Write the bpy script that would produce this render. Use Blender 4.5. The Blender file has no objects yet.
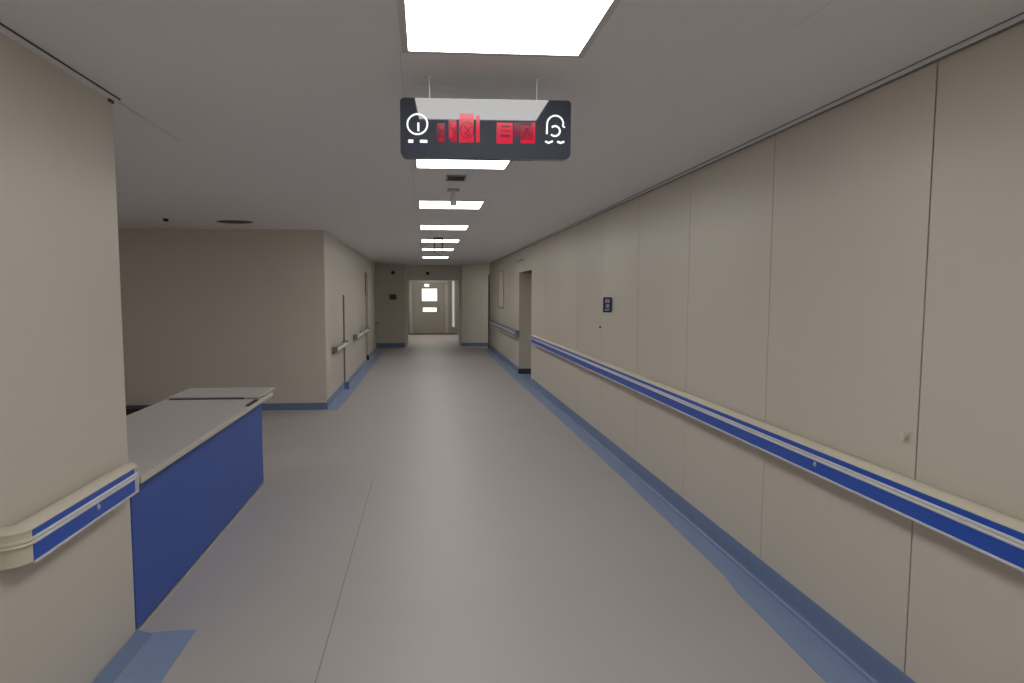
import bpy, bmesh, math, random
from mathutils import Matrix, Vector
random.seed(4)
PI = math.pi
S = bpy.context.scene
COL = S.collection
H = 2.457            # ceiling height
XR, XL = 1.852, -1.364

# ------------------------------------------------------------------ materials
def lin(c):
    c /= 255.0
    return c / 12.92 if c <= 0.04045 else ((c + 0.055) / 1.055) ** 2.4
def rgb(r, g, b): return (lin(r), lin(g), lin(b), 1)

def mat(name, col, rough=0.5, metal=0.0, var=0.04, scale=6.0, bump=0.0, bscale=80.0,
        emit=None, estr=0.0, spec=0.5, coat=0.0, stretch=(1, 1, 1)):
    m = bpy.data.materials.new(name); m.use_nodes = True
    nt = m.node_tree; n = nt.nodes; l = nt.links
    b = n['Principled BSDF']
    tc = n.new('ShaderNodeTexCoord'); mp = n.new('ShaderNodeMapping')
    mp.inputs['Scale'].default_value = stretch
    l.new(tc.outputs['Object'], mp.inputs['Vector'])
    nz = n.new('ShaderNodeTexNoise'); nz.inputs['Scale'].default_value = scale; nz.inputs['Detail'].default_value = 4
    l.new(mp.outputs[0], nz.inputs['Vector'])
    mr = n.new('ShaderNodeMapRange'); mr.inputs['To Min'].default_value = 1 - var; mr.inputs['To Max'].default_value = 1 + var
    l.new(nz.outputs['Fac'], mr.inputs['Value'])
    mx = n.new('ShaderNodeVectorMath'); mx.operation = 'SCALE'
    mx.inputs[0].default_value = col[:3]
    l.new(mr.outputs[0], mx.inputs['Scale'])
    l.new(mx.outputs[0], b.inputs['Base Color'])
    b.inputs['Roughness'].default_value = rough
    b.inputs['Metallic'].default_value = metal
    b.inputs['Specular IOR Level'].default_value = spec
    b.inputs['Coat Weight'].default_value = coat
    b.inputs['Coat Roughness'].default_value = 0.02
    if bump:
        n2 = n.new('ShaderNodeTexNoise'); n2.inputs['Scale'].default_value = bscale; n2.inputs['Detail'].default_value = 3
        l.new(tc.outputs['Object'], n2.inputs['Vector'])
        bp = n.new('ShaderNodeBump'); bp.inputs['Strength'].default_value = bump; bp.inputs['Distance'].default_value = 0.002
        l.new(n2.outputs['Fac'], bp.inputs['Height']); l.new(bp.outputs[0], b.inputs['Normal'])
    if emit:
        b.inputs['Emission Color'].default_value = emit; b.inputs['Emission Strength'].default_value = estr
    return m

def math_node(nt, op, a, b=None, c=None):
    m = nt.nodes.new('ShaderNodeMath'); m.operation = op
    for i, v in enumerate((a, b, c)):
        if v is None: continue
        if isinstance(v, (int, float)): m.inputs[i].default_value = v
        else: nt.links.new(v, m.inputs[i])
    return m.outputs[0]

def seam_material(m, lines, dark=0.45):
    """joints in a surface: lines = (axis, position, half width, other-axis min, other-axis max)"""
    nt = m.node_tree; n = nt.nodes; l = nt.links
    tc = n.new('ShaderNodeTexCoord'); sp = n.new('ShaderNodeSeparateXYZ'); l.new(tc.outputs['Object'], sp.inputs[0])
    tot = None
    for ax, pos, hw, lo, hi in lines:
        a = sp.outputs[ax]; o = sp.outputs[1 - ax]
        d = math_node(nt, 'ABSOLUTE', math_node(nt, 'SUBTRACT', a, pos))
        k = math_node(nt, 'LESS_THAN', d, hw)
        k = math_node(nt, 'MULTIPLY', k, math_node(nt, 'GREATER_THAN', o, lo))
        k = math_node(nt, 'MULTIPLY', k, math_node(nt, 'LESS_THAN', o, hi))
        tot = k if tot is None else math_node(nt, 'MAXIMUM', tot, k)
    b = n['Principled BSDF']
    src = b.inputs['Base Color'].links[0].from_socket
    sc = n.new('ShaderNodeVectorMath'); sc.operation = 'SCALE'
    l.new(src, sc.inputs[0])
    f = math_node(nt, 'SUBTRACT', 1.0, math_node(nt, 'MULTIPLY', tot, 1 - dark))
    l.new(f, sc.inputs['Scale']); l.new(sc.outputs[0], b.inputs['Base Color'])

LE = 12.0
M = {}
M['wall'] = mat('wall_panel_beige', (.62, .57, .495, 1), .4, var=.015, scale=1.5, bump=.05, bscale=8)
M['wall_dim'] = mat('wall_paint_beige', (.68, .62, .545, 1), .6, var=.02, scale=1.5)
M['ceil'] = mat('ceiling_grey_white', (.79, .795, .80, 1), .7, var=.015, scale=1.2)
M['floor'] = mat('floor_vinyl_greige', (.445, .415, .405, 1), .48, var=.03, scale=2.5, bump=.04, bscale=40, spec=.45)
M['strip'] = mat('floor_strip_blue', (.23, .31, .49, 1), .42, var=.03, scale=6, bump=.05, bscale=50)
M['cove'] = mat('cove_vinyl_blue', (.155, .22, .38, 1), .42, var=.03, scale=6)
M['cove_navy'] = mat('cove_vinyl_navy', (.035, .05, .085, 1), .45)
M['cream'] = mat('cream_vinyl', (.66, .62, .50, 1), .4, var=.02)
M['blue'] = mat('royal_blue_strip', (.013, .085, .50, 1), .35, var=.03)
M['white'] = mat('white_plastic', (.66, .67, .68, 1), .3)
M['grey_rail'] = mat('grey_blue_rail', (.17, .20, .26, 1), .4)
M['grey_plastic'] = mat('grey_plastic', (.34, .33, .31, 1), .5)
M['dark'] = mat('black_plastic', (.012, .012, .013, 1), .5)
M['soft_gap'] = mat('edge_joint_grey', (.22, .21, .20, 1), .7)
M['gap'] = mat('shadow_gap_bronze', (.07, .065, .06, 1), .7)
M['brown'] = mat('brown_plate', (.085, .07, .055, 1), .5)
M['cblue'] = mat('counter_panel_blue', (.024, .090, .42, 1), .45, var=.03, scale=3)
M['ctop'] = mat('countertop_grey', (.60, .565, .555, 1), .3, var=.03, scale=9)
M['cedge'] = mat('countertop_edge_cream', (.60, .575, .49, 1), .35)
M['alu'] = mat('aluminium', (.55, .56, .57, 1), .35, metal=.6)
M['signbody'] = mat('sign_charcoal_gloss', (.030, .034, .045, 1), .03, spec=.44)
M['ink'] = mat('white_ink_glow', (.85, .86, .88, 1), .4, emit=(1, 1, 1, 1), estr=.25)  # icons get a faint added glow of their own
M['led'] = mat('led_red', (.15, .0, .01, 1), .15, emit=(1, .02, .06, 1), estr=.37, spec=.3)
M['led2'] = mat('led_red_mid', (.1, .0, .01, 1), .15, emit=(1, .02, .06, 1), estr=.2, spec=.3)
M['led3'] = mat('led_red_dim', (.06, .005, .015, 1), .15, emit=(1, .03, .12, 1), estr=.07, spec=.3)
M['frame'] = mat('lamp_frame_white', (.60, .59, .57, 1), .4)
M['lamp'] = mat('lamp_diffuser', (.8, .8, .8, 1), .5, emit=(1, .985, .955, 1), estr=LE)
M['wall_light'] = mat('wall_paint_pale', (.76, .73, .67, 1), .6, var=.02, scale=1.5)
M['wall_pier'] = mat('wall_paint_pier', (.68, .64, .57, 1), .6, var=.02, scale=1.5)
M['glow'] = mat('daylit_pane', (.8, .8, .75, 1), .3, emit=(1, .96, .86, 1), estr=1.6)
M['glow2'] = mat('daylit_side_pane', (.5, .5, .5, 1), .3, emit=(1, .99, .95, 1), estr=.3)
M['door'] = mat('door_greige', (.30, .275, .24, 1), .5, var=.02, scale=2)
M['dframe'] = mat('door_frame', (.42, .40, .35, 1), .45)
M['navy'] = mat('navy_plastic', (.02, .03, .08, 1), .4)
M['pale'] = mat('pale_blue_label', (.42, .47, .60, 1), .4)

seam_material(M['floor'], [(0, -.462, .0022, -4, 6.2)], .42)
seam_material(M['ceil'], [(0, -.084, .0022, 2.63, 21), (0, .62, .002, 3.2, 21), (1, 3.02, .003, -.084, .62),
                          (1, 5.75, .004, -.118, .62), (1, 7.98, .012, -1.0, .62), (1, 10.2, .01, -.4, 1.85), (1, 12.6, .01, -.4, 1.85),
                          (0, 1.197, .0025, 1.2, 2.30)], .84)

# ------------------------------------------------------------------ mesh helpers
def box(bm, x0, x1, y0, y1, z0, z1, bev=0.0):
    x0, x1 = sorted((x0, x1)); y0, y1 = sorted((y0, y1)); z0, z1 = sorted((z0, z1))
    b = bmesh.new()
    r = bmesh.ops.create_cube(b, size=1)
    bmesh.ops.scale(b, vec=(x1 - x0, y1 - y0, z1 - z0), verts=b.verts)
    bmesh.ops.translate(b, vec=((x0 + x1) / 2, (y0 + y1) / 2, (z0 + z1) / 2), verts=b.verts)
    if bev: bmesh.ops.bevel(b, geom=list(b.edges), offset=bev, segments=2, affect='EDGES', profile=.5)
    me = bpy.data.meshes.new('tmp'); b.to_mesh(me); b.free(); bm.from_mesh(me); bpy.data.meshes.remove(me)
    return bm
def B(*a, bev=0.0): return box(bmesh.new(), *a, bev=bev)
def loft(bm, rings, cap=True):
    vr = [[bm.verts.new(p) for p in r] for r in rings]
    n = len(vr[0])
    for a, b in zip(vr, vr[1:]):
        for i in range(n):
            j = (i + 1) % n
            try: bm.faces.new((a[i], a[j], b[j], b[i]))
            except ValueError: pass
    if cap:
        bm.faces.new(vr[0]); bm.faces.new(list(reversed(vr[-1])))
    bmesh.ops.recalc_face_normals(bm, faces=bm.faces)
    return bm
def cyl(bm, p0, p1, r, seg=16, r2=None):
    p0 = Vector(p0); p1 = Vector(p1); d = (p1 - p0).normalized()
    u = d.orthogonal().normalized(); w = d.cross(u)
    r2 = r if r2 is None else r2
    R = lambda p, rr: [p + (u * math.cos(2 * PI * i / seg) + w * math.sin(2 * PI * i / seg)) * rr for i in range(seg)]
    b = bmesh.new(); loft(b, [R(p0, r), R(p1, r2)])
    me = bpy.data.meshes.new('tmp'); b.to_mesh(me); b.free(); bm.from_mesh(me); bpy.data.meshes.remove(me)
    return bm
def obj(name, bm, m, parent=None, smooth=False):
    me = bpy.data.meshes.new(name); bm.to_mesh(me); bm.free()
    me.materials.append(M[m])
    if smooth:
        for p in me.polygons: p.use_smooth = True
        try: me.set_sharp_from_angle(angle=math.radians(35))
        except Exception: pass
    o = bpy.data.objects.new(name, me); COL.objects.link(o)
    if parent: o.parent = parent
    return o
def struct(name, bm, m, parent=None):
    o = obj(name, bm, m, parent)
    if not parent: o['kind'] = 'structure'
    return o
def tag(o, label, cat, group=None):
    o['label'] = label; o['category'] = cat
    if group: o['group'] = group
    return o
def thing(name, label, cat, loc=(0, 0, 0), group=None):
    o = bpy.data.objects.new(name, None); COL.objects.link(o); o.location = loc
    o.empty_display_size = .1
    return tag(o, label, cat, group)

# ------------------------------------------------------------------ shell
Y0 = -4.2
struct('floor', B(-6.2, 3.4, Y0, 28.4, -.1, 0), 'floor')
struct('ceiling', B(-6.2, 3.4, Y0, 28.4, H, H + .1), 'ceil')

# right wall: cladding panels over a dark backing
seams = [Y0, -2.285, -1.085, .115, 1.315, 2.515, 3.718, 4.918, 6.115, 7.395, 8.6, 9.8, 11.0, 12.38]
bm = bmesh.new()
for a, b in zip(seams, seams[1:]):
    ga = .0042 if abs(a - 2.515) < .01 else .0028
    gb = .0042 if abs(b - 2.515) < .01 else .0028
    box(bm, XR, XR + .02, a + ga, b - gb, .0, H, bev=.0008)
box(bm, XR, XR + .02, 12.38, 14.05, 2.012, H)
s2 = [14.05, 15.2, 17.15, 18.6, 20.6]
for a, b in zip(s2, s2[1:]): box(bm, XR, XR + .02, a + .0015, b - .0015, 0, H)
wr = struct('wall_right', bm, 'wall')
bm = bmesh.new()
box(bm, XR + .022, XR + .3, Y0, 12.38, 0, H); box(bm, XR + .022, XR + .3, 12.38, 14.05, 2.012, H)
box(bm, XR + .022, XR + .3, 14.05, 20.6, 0, H)
struct('panel_backing', bm, 'gap', wr)
bm = bmesh.new(); box(bm, XR + .001, XR + .3, 12.36, 12.379, 0, 2.012); box(bm, XR + .001, XR + .3, 14.045, 14.06, 0, 2.012)
struct('door_reveal', bm, 'wall', wr)

# left wall beside the counter, and the recess behind the counter
struct('wall_left', B(XL - .25, XL, Y0, 3.335, 0, H), 'wall')
struct('wall_left', B(XL - 4.7, XL, 9.90, 10.3, 0, H), 'wall_dim').name = 'wall_back_left'
bm = bmesh.new()
box(bm, XL - .2, XL, 10.3, 16.45, 0, H); box(bm, XL - .2, XL, 16.45, 17.25, 2.09, H); box(bm, XL - .2, XL, 17.25, 19.75, 0, H)
struct('wall_left_far', bm, 'wall')
struct('wall_recess_side', B(-6.2, -6.05, 3.0, 10.3, 0, H), 'wall_dim')
struct('wall_recess_front', B(-6.2, XL - .252, 3.14, 3.335, 0, H), 'wall_dim')
struct('wall_rear', B(XL - .25, XR + .3, Y0 - .15, Y0, 0, H), 'wall_dim')
# jog past the far left wall, side openings at the far end
struct('wall_jog_left', B(-1.62, -1.47, 19.8, 21.45, 0, H), 'wall')
struct('wall_lamp_passage_side', B(3.3, 3.4, 17.2, 21.55, 0, H), 'wall_dim')  # passage widened out of view to hold the added lamp
struct('wall_lamp_passage_end', B(XR + .302, 3.4, 17.0, 17.2, 0, H), 'wall_dim')  # unseen wall added to close off the lamp's passage
# end wall with its two piers and the lintel
struct('wall_end', B(-1.9, -.53, 22.0, 22.2, 0, H), 'wall_light')
struct('wall_end', B(1.03, 3.4, 22.0, 22.2, 0, H), 'wall_light')
struct('wall_end_lintel', B(-.53, 1.03, 22.0, 22.2, 2.0, H), 'wall_light')
struct('wall_pier_left', B(-1.62, -.62, 21.45, 21.998, 0, H), 'wall_pier')
struct('wall_pier_right', B(1.10, 3.4, 21.55, 21.998, 0, H), 'wall_pier')
# lobby beyond the lintel
struct('wall_lobby_left', B(-.95, -.80, 22.2, 28.0, 0, H), 'wall')
struct('wall_lobby_right', B(1.32, 1.47, 22.2, 28.0, 0, H), 'wall')
bm = bmesh.new(); box(bm, -.95, 1.47, 27.95, 28.15, 2.14, H); box(bm, -.95, -.62, 27.95, 28.15, 0, 2.14)
box(bm, 1.17, 1.47, 27.95, 28.15, 0, 2.14); box(bm, .90, 1.03, 27.95, 28.15, 0, 2.14); box(bm, 1.03, 1.17, 27.95, 28.15, 0, .26)
struct('wall_lobby_end', bm, 'door')

# door at the end of the corridor
d = struct('door_2', B(-.495, .765, 27.93, 27.975, .05, 2.005, bev=.003), 'door')
bm = bmesh.new()
box(bm, -.62, -.505, 27.90, 28.06, 0, 2.14, bev=.004); box(bm, .775, .90, 27.90, 28.06, 0, 2.14, bev=.004)
box(bm, -.505, .775, 27.90, 28.06, 2.015, 2.14, bev=.004)
struct('door_frame', bm, 'dframe', d)
def pane_frame(x0, x1, z0, z1, name):
    t = .035
    bm = bmesh.new()
    box(bm, x0 - t, x1 + t, 27.922, 27.932, z0 - t, z0); box(bm, x0 - t, x1 + t, 27.922, 27.932, z1, z1 + t)
    box(bm, x0 - t, x0, 27.922, 27.932, z0, z1); box(bm, x1, x1 + t, 27.922, 27.932, z0, z1)
    f = obj('vision_frame', bm, 'door', d)
    obj(name, B(x0, x1, 27.924, 27.929, z0, z1), 'glow', f)
pane_frame(-.122, .458, 1.31, 1.78, 'glass_pane')
pane_frame(-.09, .44, .89, 1.045, 'glass_pane')
obj('bright_patch', B(-.02, .15, 27.918, 27.929, 1.875, 1.965), 'glow', d)  # small glowing patch for a bright spot near the door top
obj('threshold', B(-.62, 1.17, 27.86, 27.90, 0, .05), 'brown', d)
bm = bmesh.new(); cyl(bm, (.69, 27.93, 1.02), (.69, 27.88, 1.02), .011); cyl(bm, (.69, 27.885, 1.02), (.58, 27.885, 1.02), .01)
obj('door_handle', bm, 'alu', d)
w = struct('window_1', B(1.055, 1.135, 27.99, 28.0, .30, 2.10), 'glow2')
bm = bmesh.new(); box(bm, 1.03, 1.055, 27.955, 28.02, .26, 2.14); box(bm, 1.135, 1.17, 27.955, 28.02, .26, 2.14)
obj('window_frame', bm, 'dframe', w)

# door in the right-hand recess
d = struct('door_1', B(XR + .26, XR + .298, 12.45, 13.98, .01, 1.95, bev=.003), 'door')
bm = bmesh.new(); box(bm, XR + .25, XR + .3, 12.38, 12.445, 0, 2.01); box(bm, XR + .25, XR + .3, 13.985, 14.044, 0, 2.01); box(bm, XR + .25, XR + .3, 12.445, 13.985, 1.955, 2.01)
obj('door_frame', bm, 'dframe', d)
bm = bmesh.new(); cyl(bm, (XR + .26, 12.6, 1.0), (XR + .21, 12.6, 1.0), .011); cyl(bm, (XR + .215, 12.6, 1.0), (XR + .215, 12.72, 1.0), .01)
obj('door_handle', bm, 'alu', d)
# door in the left wall far down
d = struct('door_3', B(XL - .13, XL - .09, 16.5, 17.2, .01, 2.05, bev=.003), 'door')
bm = bmesh.new(); box(bm, XL - .2, XL - .05, 16.452, 16.495, 0, 2.088); box(bm, XL - .2, XL - .05, 17.205, 17.248, 0, 2.088); box(bm, XL - .2, XL - .05, 16.495, 17.205, 2.055, 2.088)
obj('door_frame', bm, 'brown', d)
bm = bmesh.new(); cyl(bm, (XL - .09, 16.58, 1.0), (XL - .045, 16.58, 1.0), .01); cyl(bm, (XL - .05, 16.58, 1.0), (XL - .05, 16.69, 1.0), .009)
obj('door_handle', bm, 'alu', d)

# low boxed panel on the far left wall
struct('trim_1', B(XL, XL + .03, 12.0, 16.2, .0, 1.572, bev=.002), 'wall')
struct('trim_2', B(XL, XL + .024, 11.985, 12.0, .13, 1.575), 'soft_gap')

# ceiling edge angles
bm = bmesh.new(); box(bm, XR - .022, XR, Y0, 12.0, H - .016, H - .003); struct('trim_3', bm, 'ceil')
bm = bmesh.new(); box(bm, XR - .010, XR, Y0, 20.6, H - .021, H - .016); box(bm, XR - .026, XR - .022, Y0, 20.6, H - .004, H)
struct('trim_4', bm, 'soft_gap')
struct('trim_5', B(XL, XL + .022, Y0, 3.36, H - .016, H - .003), 'ceil')
bm = bmesh.new(); box(bm, XL + .022, XL + .0255, Y0, 3.36, H - .006, H); box(bm, XL, XL + .008, 3.29, 3.335, H - .028, H - .016); struct('trim_6', bm, 'gap')
struct('trim_7', B(XL - .01, XL, 3.36, 4.25, H - .002, H), 'frame')
bm = bmesh.new(); box(bm, XL, XL + .03, 10.1, 19.75, H - .012, H); struct('trim_8', bm, 'ceil')
struct('trim_13', B(XR - .03, XR + .2, 20.6, 20.66, 0, 2.14), 'gap')

# ------------------------------------------------------------------ coves and floor strips
def coveprof(s, X, z=.126):      # s: +1 cove leans towards +x from a left wall, -1 from a right wall
    pts = [(0, z), (.004, z), (.006, z - .012), (.0075, .028), (.011, .012), (.020, .004), (.034, .0028), (.034, 0), (0, 0)]
    return [(X + s * d, zz) for d, zz in pts]
def run(prof, y0, y1, bm=None):
    bm = bm or bmesh.new()
    b = bmesh.new(); loft(b, [[(x, y0, z) for x, z in prof], [(x, y1, z) for x, z in prof]])
    me = bpy.data.meshes.new('tmp'); b.to_mesh(me); b.free(); bm.from_mesh(me); bpy.data.meshes.remove(me)
    return bm
bm = run(coveprof(-1, XR), Y0, 12.36); run(coveprof(-1, XR), 14.06, 20.6, bm)
br = struct('baseboard_right', bm, 'cove')
struct('baseboard_reveal', B(XR - .004, XR + .25, 14.036, 14.046, 0, .105), 'cove_navy')
struct('baseboard_pier_right', B(1.095, 3.3, 21.538, 21.55, 0, .11), 'cove')
struct('baseboard_pier_left', B(-1.47, -.615, 21.438, 21.45, 0, .12), 'cove')
struct('baseboard_back', B(-6.05, XL + .008, 9.886, 9.90, 0, .095), 'cove')
bm = run(coveprof(1, XL), 9.90, 11.98); struct('baseboard_left', bm, 'strip')
bm = run(coveprof(1, XL + .03), 12.0, 16.2); run(coveprof(1, XL), 17.25, 19.75, bm); struct('baseboard_left_far', bm, 'strip')
struct('baseboard_step', B(XL, XL + .085, 11.975, 11.999, 0, .12), 'cove')
struct('baseboard_door_end', B(XL - .05, XL + .01, 17.236, 17.249, 0, .12), 'cove_navy')
def sheet(pts, m, name, z=.0025):
    bm = bmesh.new(); loft(bm, [[(x, y, 0) for x, y in pts], [(x, y, z) for x, y in pts]])
    return struct(name, bm, m)
e = XR - .0341
sheet([(e, Y0), (1.640, Y0), (1.640, 2.7), (1.652, 3.30), (1.658, 3.58), (1.688, 3.82), (1.70, 6.0), (1.69, 9), (1.668, 12.3), (1.66, 20.5), (e, 20.5)], 'strip', 'trim_9')
sheet([(1.818, 12.362), (XR + .25, 12.362), (XR + .25, 14.03), (1.818, 14.03)], 'strip', 'trim_10', .002)
# low cove and wide strip by the left wall
bm = run([(XL, 0), (XL, .004), (XL + .004, .0235), (XL + .062, .0062), (XL + .074, .0035), (XL + .074, 0)], Y0, 3.345)
struct('baseboard_left_near', bm, 'cove')
sheet([(XL + .0741, Y0), (-1.098, Y0), (-1.098, 3.372), (XL + .0741, 3.36)], 'strip', 'trim_11', .003)
sheet([(XL + .035, 9.84), (-1.22, 9.84), (-1.19, 10.6), (-1.17, 12.5), (-1.15, 19.7), (XL + .066, 19.7), (XL + .066, 11.97), (XL + .035, 11.97)], 'strip', 'trim_12')

# ------------------------------------------------------------------ handrails
CREAM = [(.020, .862), (.020, .900), (.030, .9065), (.052, .9065), (.072, .8985), (.0795, .8915), (.0795, .888), (.076, .888),
         (.076, .783), (.070, .777), (.046, .777), (.040, .800), (.036, .84)]
UPPER = [(.0755, .865), (.0755, .888), (.078, .888), (.0785, .865)]
RIB = [(.0755, .840), (.0755, .865), (.0835, .8645), (.0855, .862), (.0855, .857), (.082, .8545), (.082, .850), (.0855, .8475), (.0855, .843), (.0835, .8402)]
LOWER = [(.0755, .783), (.0755, .839), (.0785, .839), (.0785, .783)]
EDGE = [(.070, .7745), (.070, .783), (.0825, .783), (.0835, .7795), (.0825, .7745)]
def sweep(prof, X, s, y0, y1, dz=0.0):
    bm = bmesh.new()
    return loft(bm, [[(X + s * d, y, z + dz) for d, z in prof] for y in (y0, y1)])
def cap(prof, X, s, yc, dy, dz=0.0, n=10):
    bm = bmesh.new(); rings = []
    for k in range(n + 1):
        a = PI / 2 * k / n
        rings.append([(X + s * max(d * math.cos(a), .0), yc + dy * d * math.sin(a), z + dz) for d, z in prof])
    return loft(bm, rings)
def handrail(X, s, y0, y1, dz, label, group, blue='blue', cap0=True, cap1=True, inset=.0, brackets=None, screws=(), body='cream', mitre=None):
    t = thing('handrail', label, 'handrail', (0, 0, 0), group)
    obj('rail_body', sweep(CREAM, X, s, y0, y1, dz), body, t, True)
    for prof, nm, m in ((UPPER, 'upper_stripe', blue), (LOWER, 'lower_stripe', blue)):
        obj(nm, sweep(prof, X, s, y0 + inset, y1 - (.03 if mitre else inset), dz), m, t)
    obj('bumper_rib', sweep(RIB, X, s, y0, y1 - (.013 if mitre else 0), dz), 'white', t, True)
    obj('bottom_edge', sweep(EDGE, X, s, y0, y1, dz), 'white', t, True)
    for flag, y, dy in ((cap0, y0, -1), (cap1, y1, 1)):
        if not flag: continue
        c = obj('end_cap', cap(CREAM, X, s, y, dy, dz), body, t, True)
        obj('cap_rib', cap([(.074, .840), (.074, .865), (.0835, .864), (.0855, .858), (.082, .852), (.0855, .846), (.0835, .841)], X, s, y, dy, dz), body, c, True)
    if mitre:
        obj('end_trim', B(X + s * .0745, X + s * .0835, y1 - .012, y1, .7835 + dz, .8885 + dz, bev=.001), 'white', t)
        obj('end_plate', loft(bmesh.new(), [[(X + s * d * 1.02, y, z + dz) for d, z in CREAM] for y in (y1, y1 + .006)]), 'cream', t)
    for y in (brackets or []):
        bm = bmesh.new(); box(bm, X, X + s * .006, y - .035, y + .035, .79 + dz, .875 + dz, bev=.001)
        box(bm, X + s * .0061, X + s * .0405, y - .02, y + .02, .845 + dz, .875 + dz, bev=.001)
        obj('bracket', bm, 'grey_plastic', t)
    for y in screws:
        bm = bmesh.new(); cyl(bm, (X + s * .079, y, .822 + dz), (X + s * .083, y, .822 + dz), .0125, 20, .009)
        obj('screw_cap', bm, 'pale', t, True)
    return t
handrail(XR, -1, -2.0, 11.88, 0, 'long blue, white and cream handrail along the right wall up to the doorway', 'wall handrails', cap0=False,
         brackets=[-1.5, -.3, .9, 2.1, 3.3, 4.5, 5.7, 6.9, 8.1, 9.3, 10.5, 11.8], screws=(.67, 3.07))
handrail(XL, 1, 2.385, 3.235, -.058, 'short blue and cream handrail with a curved end, on the left wall by the counter', 'wall handrails', cap1=False,
         brackets=[2.5, 3.1], screws=(2.85,), mitre=True)
handrail(XR, -1, 14.1, 19.55, -.04, 'grey-blue handrail on the right wall beyond the doorway', 'wall handrails', blue='grey_rail', body='grey_rail', brackets=[14.3, 15.6, 17, 18.3, 19.4])
def slim_rail(X, y0, y1, z, label):
    t = thing('handrail', label, 'handrail', (0, 0, 0), 'slim pale handrails on the far left')
    pr = [(.048, -.018), (.048, .018), (.056, .026), (.074, .026), (.084, .016), (.084, -.016), (.074, -.026), (.056, -.026)]
    obj('rail_bar', loft(bmesh.new(), [[(X + d, y, z + q) for d, q in pr] for y in (y0, y1)]), 'white', t, True)
    obj('rail_backing', B(X + .03, X + .0475, y0 + .01, y1 - .01, z - .01, z + .042, bev=.003), 'grey_plastic', t)
    n = max(2, int((y1 - y0) / 1.2) + 1)
    for k in range(n):
        y = y0 + .04 + (y1 - y0 - .08) * k / (n - 1)
        obj('bracket', B(X, X + .0295, y - .03, y + .03, z - .05, z + .045, bev=.003), 'gap', t)
    for y in (y0 - .012, y1):
        obj('end_cap', B(X + .012, X + .082, y, y + .0118, z - .03, z + .055, bev=.003), 'soft_gap', t)
slim_rail(XL, 10.55, 11.93, .765, 'pale handrail by the corner of the left wall, before the narrow dark joint')
slim_rail(XL + .03, 13.3, 16.1, .785, 'pale handrail on the left wall between the dark joint and the far doorway')
slim_rail(-1.47, 20.3, 21.35, .70, 'shortest, farthest handrail in the nook beside the left pier')

# ------------------------------------------------------------------ ceiling lamps
def lamp(y, label, x=.2495, m='lamp'):
    t = thing('ceiling_light', label, 'ceiling light', (x, y + .303, H), 'square ceiling lights along the corridor')
    far = y > 3
    x0, x1, y0, y1 = (-.297, .297, -.278, .278) if far else (-.3025, .3025, -.303, .303)
    f = .024
    bm = bmesh.new()
    box(bm, x0 - f, x1 + f, y0 - f, y0, -.006, 0); box(bm, x0 - f, x1 + f, y1, y1 + f, -.006, 0)
    box(bm, x0 - f, x0, y0, y1, -.006, 0); box(bm, x1, x1 + f, y0, y1, -.006, 0)
    obj('frame', bm, 'frame', t)
    obj('diffuser', B(x0, x1, y0, y1, -.0045, -.0005), m, t)
for y, lb in [(2.0, 'big square white ceiling light in front of the hanging sign, nearest of the row'),
              (4.372, 'square white ceiling light right behind the hanging sign, partly hidden by it'),
              (6.694, 'square white ceiling light with the hanging sensor stem in front of it'),
              (9.074, 'square white ceiling light between the sensor stem and the hanging rod frame'),
              (11.47, 'square white ceiling light just behind the hanging rod frame'),
              (13.72, 'square white ceiling light, second from the far end of the corridor'),
              (16.75, 'smallest, farthest white ceiling light of the corridor row')]:
    lamp(y, lb)
lamp(-.40, 'square white ceiling light over the viewer, mirrored in the sign'); lamp(-2.75, 'square white ceiling light behind the viewer by the rear wall')
lamp(5.4, 'added unseen square fill light over the recess behind the counter', -3.9)  # unseen lamp added to brighten the recess
lamp(24.3, 'added unseen square fill light in the lobby beyond the lintel'); lamp(26.4, 'added unseen square fill light in the lobby right before the end door')  # two hidden lamps added to lift the dark lobby
lamp(19.85, 'added unseen square fill light in the side passage behind the right wall', 2.78)  # lamp added out of sight to light the far piers

# ------------------------------------------------------------------ hanging sign
SY = 2.89
sw, sh, st = .6815, .2305, .05
sx0, zt = -.0940, 2.368
t = thing('hanging_sign', 'black glossy hanging sign with red lit digits and white icons, under the ceiling', 'sign', (sx0 + sw / 2, SY, zt))
t.rotation_euler = (math.radians(1.45), 0, math.radians(-.9))
PX = sw / 171.0
def sp(px, py):      # photo pixel on the sign face to local x, z (face follows the sign's own slight slope)
    u = (px - 400.3); v = py - (97.2 + (px - 400) * .0225)
    return (-sw / 2 + u * PX, -v * sh / 59.2)
def rrect(w, h, r, rb):
    pts = []
    for cx, cz, a0, rr in ((w / 2 - r, -r, 90, r), (-w / 2 + r, -r, 180, r)): pass
    for cx, cz, a0, rr in ((w / 2, 0, 0, r), (-w / 2, 0, 90, r), (-w / 2, -h, 180, rb), (w / 2, -h, 270, rb)):
        sxx = -1 if cx > 0 else 1; szz = -1 if cz == 0 else 1
        for k in range(7):
            a = math.radians(a0 + 90 * k / 6)
            pts.append((cx + sxx * rr + rr * math.cos(a), cz + szz * rr + rr * math.sin(a)))
    return pts
rp = rrect(sw, sh, .016, .026)
bm = loft(bmesh.new(), [[(x * .99, st, z) for x, z in rp], [(x, st - .004, z) for x, z in rp], [(x, .002, z) for x, z in rp], [(x * .998, 0, z * .998 - .0003) for x, z in rp]])
obj('sign_case', bm, 'signbody', t)
for x in (-.225, .205):
    bm = bmesh.new(); cyl(bm, (x, .026, -.002), (x, .0285, H - zt - .004), .0028, 12); ro = obj('hanging_rod', bm, 'ceil', t, True)
    bm = bmesh.new(); cyl(bm, (x, .0285, H - zt - .007), (x, .0285, H - zt - .0005), .016, 20); obj('ceiling_rose', bm, 'ceil', ro, True)
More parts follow.
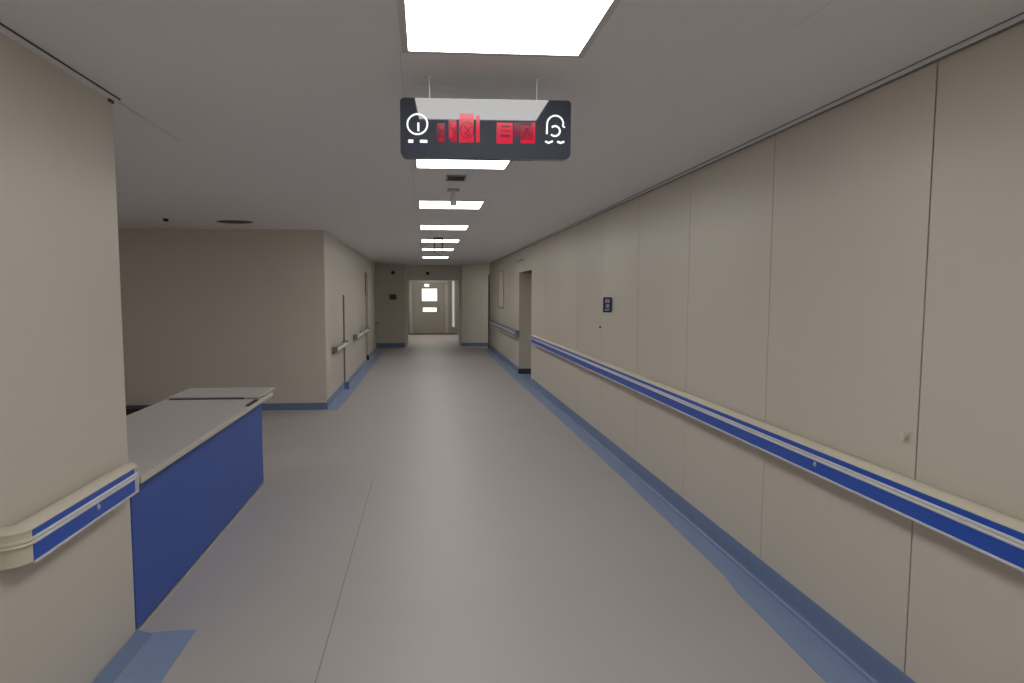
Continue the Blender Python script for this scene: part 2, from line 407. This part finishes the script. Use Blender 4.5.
def ribbon(pts, wpx, m='ink', depth=.0008):
    """flat stroke along a pixel polyline"""
    bm = bmesh.new(); P = [Vector((sp(*p)[0], 0, sp(*p)[1])) for p in pts]; w = wpx * PX / 2
    L = []
    for i, p in enumerate(P):
        a = P[max(i - 1, 0)]; b = P[min(i + 1, len(P) - 1)]
        d = (b - a).normalized(); nrm = Vector((-d.z, 0, d.x)) * w
        L.append((p + nrm, p - nrm))
    rings = [[q0 + Vector((0, -depth, 0)), q1 + Vector((0, -depth, 0)), q1, q0] for q0, q1 in L]
    return loft(bm, rings)
def arc(cx, cy, r, a0, a1, n=20, ry=None):
    ry = ry or r
    return [(cx + r * math.cos(math.radians(a0 + (a1 - a0) * k / n)), cy + ry * math.sin(math.radians(a0 + (a1 - a0) * k / n))) for k in range(n + 1)]
ic = obj('ring_icon', ribbon(arc(417.3, 123.6, 9.9, 0, 360, 36), 1.7), 'ink', t)
obj('icon_mark', ribbon([(418.2, 122), (418.2, 130.6)], 1.9), 'ink', ic)
obj('icon_mark', ribbon([(408.2, 140.2), (413, 140.4)], 3.1), 'ink', ic)
obj('icon_mark', ribbon([(419.8, 140.4), (427, 140.7)], 2.8), 'ink', ic)
ic = obj('hook_icon', ribbon([(546.8, 134.3), (547, 124)] + arc(555.2, 124.6, 8.2, 186, 352, 16, 8.6) + [(563, 127), (565.2, 127.6)], 1.7), 'ink', t)
obj('icon_mark', ribbon(arc(555, 131.4, 5.0, -130, 140, 18), 1.9), 'ink', ic)
obj('icon_mark', ribbon([(545.3, 141.5), (548.5, 143.2), (553, 141.4)], 2.0), 'ink', ic)
obj('icon_mark', ribbon([(557.5, 142), (561, 143.3), (564.6, 142)], 2.2), 'ink', ic)
def rects(L, m, name, y=-.0006, parent=None):
    bm = bmesh.new()
    for a, b, c, e2 in L:
        x0, z0 = sp(a, b); x1, z1 = sp(c, e2); box(bm, x0, x1, y, 0, z0, z1)
    return obj(name, bm, m, parent or t)
# left digits: dim, mid, bright with a check, bright bar
dg = rects([(436.5, 122.5, 445, 142), (454, 121, 456.4, 142)], 'led3', 'lit_digit')
rects([(439.2, 125, 443.2, 129), (438.6, 137, 443.6, 141.2), (441, 131, 443, 135)], 'led2', 'digit_segment', -.0011, dg)
dg = rects([(448.2, 119.5, 456.2, 139), (450.5, 139, 456.5, 141.6)], 'led2', 'lit_digit', -.0008)
rects([(451, 122, 455, 127), (449, 129, 452, 137)], 'led', 'digit_segment', -.0012, dg)
dg = rects([(459.2, 113, 473.4, 117.5), (458.6, 117.5, 473.4, 142.2)], 'led', 'lit_digit')
obj('digit_segment', ribbon(arc(466.6, 130, 6.6, 0, 360, 24, 8), .9, depth=.0014), 'led3', dg)
obj('digit_segment', ribbon([(464.2, 126), (467, 129.5), (471, 127)], 1.3, depth=.0014), 'led3', dg)
obj('digit_segment', ribbon([(464, 134), (468, 130.5), (469.5, 134.5), (465.5, 136)], 1.4, depth=.0014), 'led3', dg)
rects([(475.6, 115, 479.2, 142)], 'led', 'lit_digit')
# right digits
dg = rects([(496.2, 122.5, 512.2, 143.6)], 'led', 'lit_digit')
rects([(501, 125.4, 509.5, 127.4), (500.5, 130.2, 509.5, 131.6), (500, 134.4, 509.5, 137)], 'led3', 'digit_segment', -.0012, dg)
dg = rects([(513.5, 123, 520, 138), (516, 122.5, 534.6, 124)], 'led3', 'lit_digit', -.0007)
dg = rects([(520.4, 137.5, 534.9, 143.6), (531, 122.5, 534.9, 137.5), (520.4, 125, 531, 137.5)], 'led2', 'lit_digit', -.0007)
obj('digit_segment', ribbon([(521, 139), (525, 134), (527.5, 127.5)], 1.6, depth=.0014), 'led3', dg)
obj('digit_segment', ribbon([(522, 126), (527, 130), (531, 136.5)], 1.6, depth=.0014), 'led3', dg)
obj('digit_segment', ribbon([(530, 125.5), (524.5, 132)], 1.4, depth=.0014), 'led3', dg)
rects([(520.4, 140, 534.9, 143.6), (532.8, 123, 534.9, 140)], 'led', 'digit_segment', -.0012, dg)

# ------------------------------------------------------------------ counter
t = thing('reception_counter', 'low blue-fronted reception counter with a pale top, left of the corridor', 'counter', (-1.70, 4.5, 0))
def L(bmx):   # local to the counter's empty
    bmesh.ops.translate(bmx, vec=(1.70, -4.5, 0), verts=bmx.verts); return bmx
obj('front_panel', L(B(-1.384, -1.368, 3.36, 6.02, .02, .724, bev=.002)), 'cblue', t)
obj('side_panel', L(B(-2.0, -1.3845, 6.0, 6.02, .02, .724, bev=.002)), 'cblue', t)
obj('side_panel', L(B(-2.0, -1.3845, 3.36, 3.38, .02, .724, bev=.002)), 'cblue', t)
obj('base_strip', L(B(-1.3675, -1.3635, 3.36, 5.96, .0, .013)), 'alu', t)
obj('plinth', L(B(-1.98, -1.40, 3.4, 5.97, .0, .02)), 'dark', t)
obj('rear_panel', L(B(-2.02, -2.0, 3.38, 6.0, .0, .724)), 'cblue', t)
obj('countertop', L(B(-2.07, -1.322, 3.345, 6.16, .7245, .756, bev=.002)), 'ctop', t)
obj('front_edge', L(B(-1.3215, -1.312, 3.345, 6.21, .724, .7565, bev=.003)), 'cedge', t)
f = obj('lift_up_flap', L(B(-2.05, -1.338, 5.80, 6.36, .760, .776, bev=.003)), 'ctop', t)
obj('flap_edge', L(B(-1.3375, -1.328, 5.92, 6.38, .761, .777, bev=.002)), 'cedge', f)
obj('flap_joint', L(B(-2.03, -1.45, 5.785, 5.7995, .7562, .766)), 'gap', f)
obj('hinge', L(B(-1.352, -1.323, 5.42, 5.72, .7562, .764, bev=.002)), 'dark', t)

o = obj('dark_patch_block', B(-4.60, -3.72, 9.60, 9.87, 0, .085, bev=.006), 'dark')  # plain black block standing in for a dark patch at the wall foot
tag(o, 'low black block for the dark patch at the foot of the recess wall, behind the counter', 'box')

# ------------------------------------------------------------------ small fittings
t = thing('projecting_sign', 'small navy sign with pale squares on the right wall above the handrail', 'sign', (XR, 6.97, 1.49))
obj('sign_plate', B(-.090, -.006, -.008, .008, -.075, .073, bev=.002), 'navy', t)
obj('wall_plate', B(-.0055, 0, -.02, .02, -.06, .06), 'grey_plastic', t)
for z0, z1, x0, x1 in ((.018, .056, -.074, -.026), (-.030, .006, -.066, -.030), (-.058, -.042, -.076, -.026)):
    obj('label_square', B(x0, x1, -.0095, -.008, z0, z1), 'pale', t)
t = thing('wall_hook', 'small cream peg on the right wall above the handrail, beside the dark joint', 'hook', (XR, 2.572, 1.052))
obj('peg_plate', B(-.005, 0, -.019, .019, -.019, .019, bev=.0015), 'cream', t)
bm = bmesh.new(); cyl(bm, (-.005, 0, .002), (-.012, 0, .002), .012, 20); cyl(bm, (-.012, 0, .002), (-.020, 0, .002), .016, 20)
obj('peg', bm, 'cream', t, True)
bm = bmesh.new(); cyl(bm, (0, 0, 0), (-.010, 0, 0), .014, 16); cyl(bm, (-.010, 0, 0), (-.016, 0, 0), .010, 16)
o = obj('wall_stud', bm, 'brown', None, True); o.location = (XR, 7.42, 1.246)
tag(o, 'tiny brown stud on the right wall joint just below the small navy sign', 'stud')
t = thing('door_hanger_rail', 'thin grey bar on the wall above the right-hand doorway', 'bar', (XR, 13.85, 2.24))
obj('bar', B(-.03, -.012, -.45, .45, -.012, .012, bev=.003), 'grey_plastic', t)
for y in (-.35, .35): obj('bracket', B(-.013, 0, y - .02, y + .02, -.01, .01), 'grey_plastic', t)
t = thing('notice_board', 'tall narrow pale notice panel on the far right wall above the grey-blue handrail', 'panel', (XR, 17.3, 1.7))
obj('board', B(-.012, 0, -.55, .55, -.42, .44, bev=.002), 'wall', t)
bm = bmesh.new()
for y0, y1, z0, z1 in ((-.57, -.55, -.44, .46), (.55, .57, -.44, .46), (-.55, .55, -.47, -.42), (-.55, .55, .44, .46)): box(bm, -.016, 0, y0, y1, z0, z1)
obj('board_frame', bm, 'grey_plastic', t)

t = thing('ceiling_vent', 'small dark slotted vent in the ceiling behind the hanging sign', 'vent', (.235, 5.38, H))
bm = bmesh.new(); box(bm, -.075, .075, -.12, -.105, -.008, 0); box(bm, -.075, .075, .105, .12, -.008, 0); box(bm, -.075, -.062, -.105, .105, -.008, 0); box(bm, .062, .075, -.105, .105, -.008, 0)
obj('vent_frame', bm, 'grey_plastic', t)
obj('vent_backing', B(-.062, .062, -.105, .105, -.002, 0), 'gap', t)
for k in range(5): obj('slat', B(-.062, .062, -.09 + k * .042, -.078 + k * .042, -.007, -.002), 'gap', t)
t = thing('ceiling_sensor', 'grey sensor stem hanging from the ceiling in front of the third light', 'sensor', (.238, 6.0, H))
obj('mounting_plate', B(-.05, .05, -.07, .07, -.006, 0, bev=.0015), 'grey_plastic', t)
bm = bmesh.new(); cyl(bm, (0, 0, -.006), (0, 0, -.08), .016); obj('stem', bm, 'ceil', t, True)
bm = bmesh.new(); cyl(bm, (0, 0, -.08), (0, 0, -.128), .029, 20, .027); obj('sensor_head', bm, 'ceil', t, True)
t = thing('rod_frame', 'thin dark hanging rod frame in front of the fifth ceiling light', 'hanger', (.207, 11.1, H))
obj('top_plate', B(-.072, .072, -.04, .04, -.030, 0, bev=.002), 'gap', t)
for x in (-.062, .062):
    bm = bmesh.new(); cyl(bm, (x, 0, -.030), (x, 0, -.225), .009, 10); obj('rod', bm, 'brown', t, True)
obj('crossbar', B(-.0525, .0525, -.006, .006, -.175, -.150), 'grey_plastic', t)

bm = bmesh.new(); cyl(bm, (0, 0, 0), (0, 0, -.012), .034, 24, .032); cyl(bm, (0, 0, -.012), (0, 0, -.03), .026, 20, .022)
o = obj('ceiling_detector', bm, 'dark', None, True); o.location = (-2.98, 8.6, H)
tag(o, 'tiny black detector on the ceiling over the recess, left of the oval disc', 'detector')
t = thing('ceiling_disc', 'dark oval ring flush on the ceiling over the recess', 'ceiling speaker', (-2.27, 8.87, H))
t.scale = (1.0, .8, 1)
bm = bmesh.new(); cyl(bm, (0, 0, 0), (0, 0, -.006), .215, 40, .205); obj('rim', bm, 'gap', t, True)
bm = bmesh.new(); cyl(bm, (0, 0, -.006), (0, 0, -.011), .195, 40, .17); obj('disc_cover', bm, 'gap', t, True)

for (x, y, z), lb in (((.078, 22.0, 2.215), 'tiny black camera over the far opening'), ((-.949, 21.45, 2.215), 'tiny black camera high on the left pier')):
    t = thing('wall_camera', lb, 'camera', (x, y, z), 'black wall cameras at the far end')
    obj('camera_base', B(-.05, .05, -.02, 0, -.045, .045, bev=.004), 'dark', t)
    bm = bmesh.new(); cyl(bm, (0, -.02, 0), (0, -.085, -.01), .036, 18, .030); obj('lens_barrel', bm, 'dark', t, True)
t = thing('room_sign', 'small brown plate at eye height on the left pier', 'sign', (-.957, 21.45, 1.495))
obj('plate', B(-.105, .105, -.012, 0, -.08, .08, bev=.003), 'brown', t)
obj('plate_stripe', B(-.03, .03, -.0135, -.012, -.05, .05), 'gap', t)

# ------------------------------------------------------------------ world, camera, view
W = bpy.data.worlds.new('world'); S.world = W; W.use_nodes = True
W.node_tree.nodes['Background'].inputs[0].default_value = (.6, .65, .7, 1)
W.node_tree.nodes['Background'].inputs[1].default_value = .2

yaw, pit, rol, f, cx, cy = 0.081151570986127, -0.08774484620762403, 0.000498196753980886, 712.0725, 483.274, 356.1505
fw = Vector((math.sin(yaw) * math.cos(pit), math.cos(yaw) * math.cos(pit), math.sin(pit)))
r0 = Vector((math.cos(yaw), -math.sin(yaw), 0)); u0 = r0.cross(fw)
rr = math.cos(rol) * r0 + math.sin(rol) * u0; uu = -math.sin(rol) * r0 + math.cos(rol) * u0
cd = bpy.data.cameras.new('camera'); cam = bpy.data.objects.new('camera', cd); COL.objects.link(cam)
mw = Matrix.Identity(4)
for i in range(3):
    mw[i][0] = rr[i]; mw[i][1] = uu[i]; mw[i][2] = -fw[i]
mw[2][3] = 1.6
cam.matrix_world = mw
cd.sensor_width = 36; cd.lens = f / 1024 * 36
cd.shift_x = (512 - cx) / 1024; cd.shift_y = (cy - 341.5) / 1024
cd.clip_start = .05; cd.clip_end = 100
S.camera = cam
S.view_settings.view_transform = 'Standard'; S.view_settings.look = 'None'
S.view_settings.gamma = 1; S.view_settings.use_curve_mapping = False
S.view_settings.exposure = 0.14
S.cycles.max_bounces = 10; S.cycles.diffuse_bounces = 7
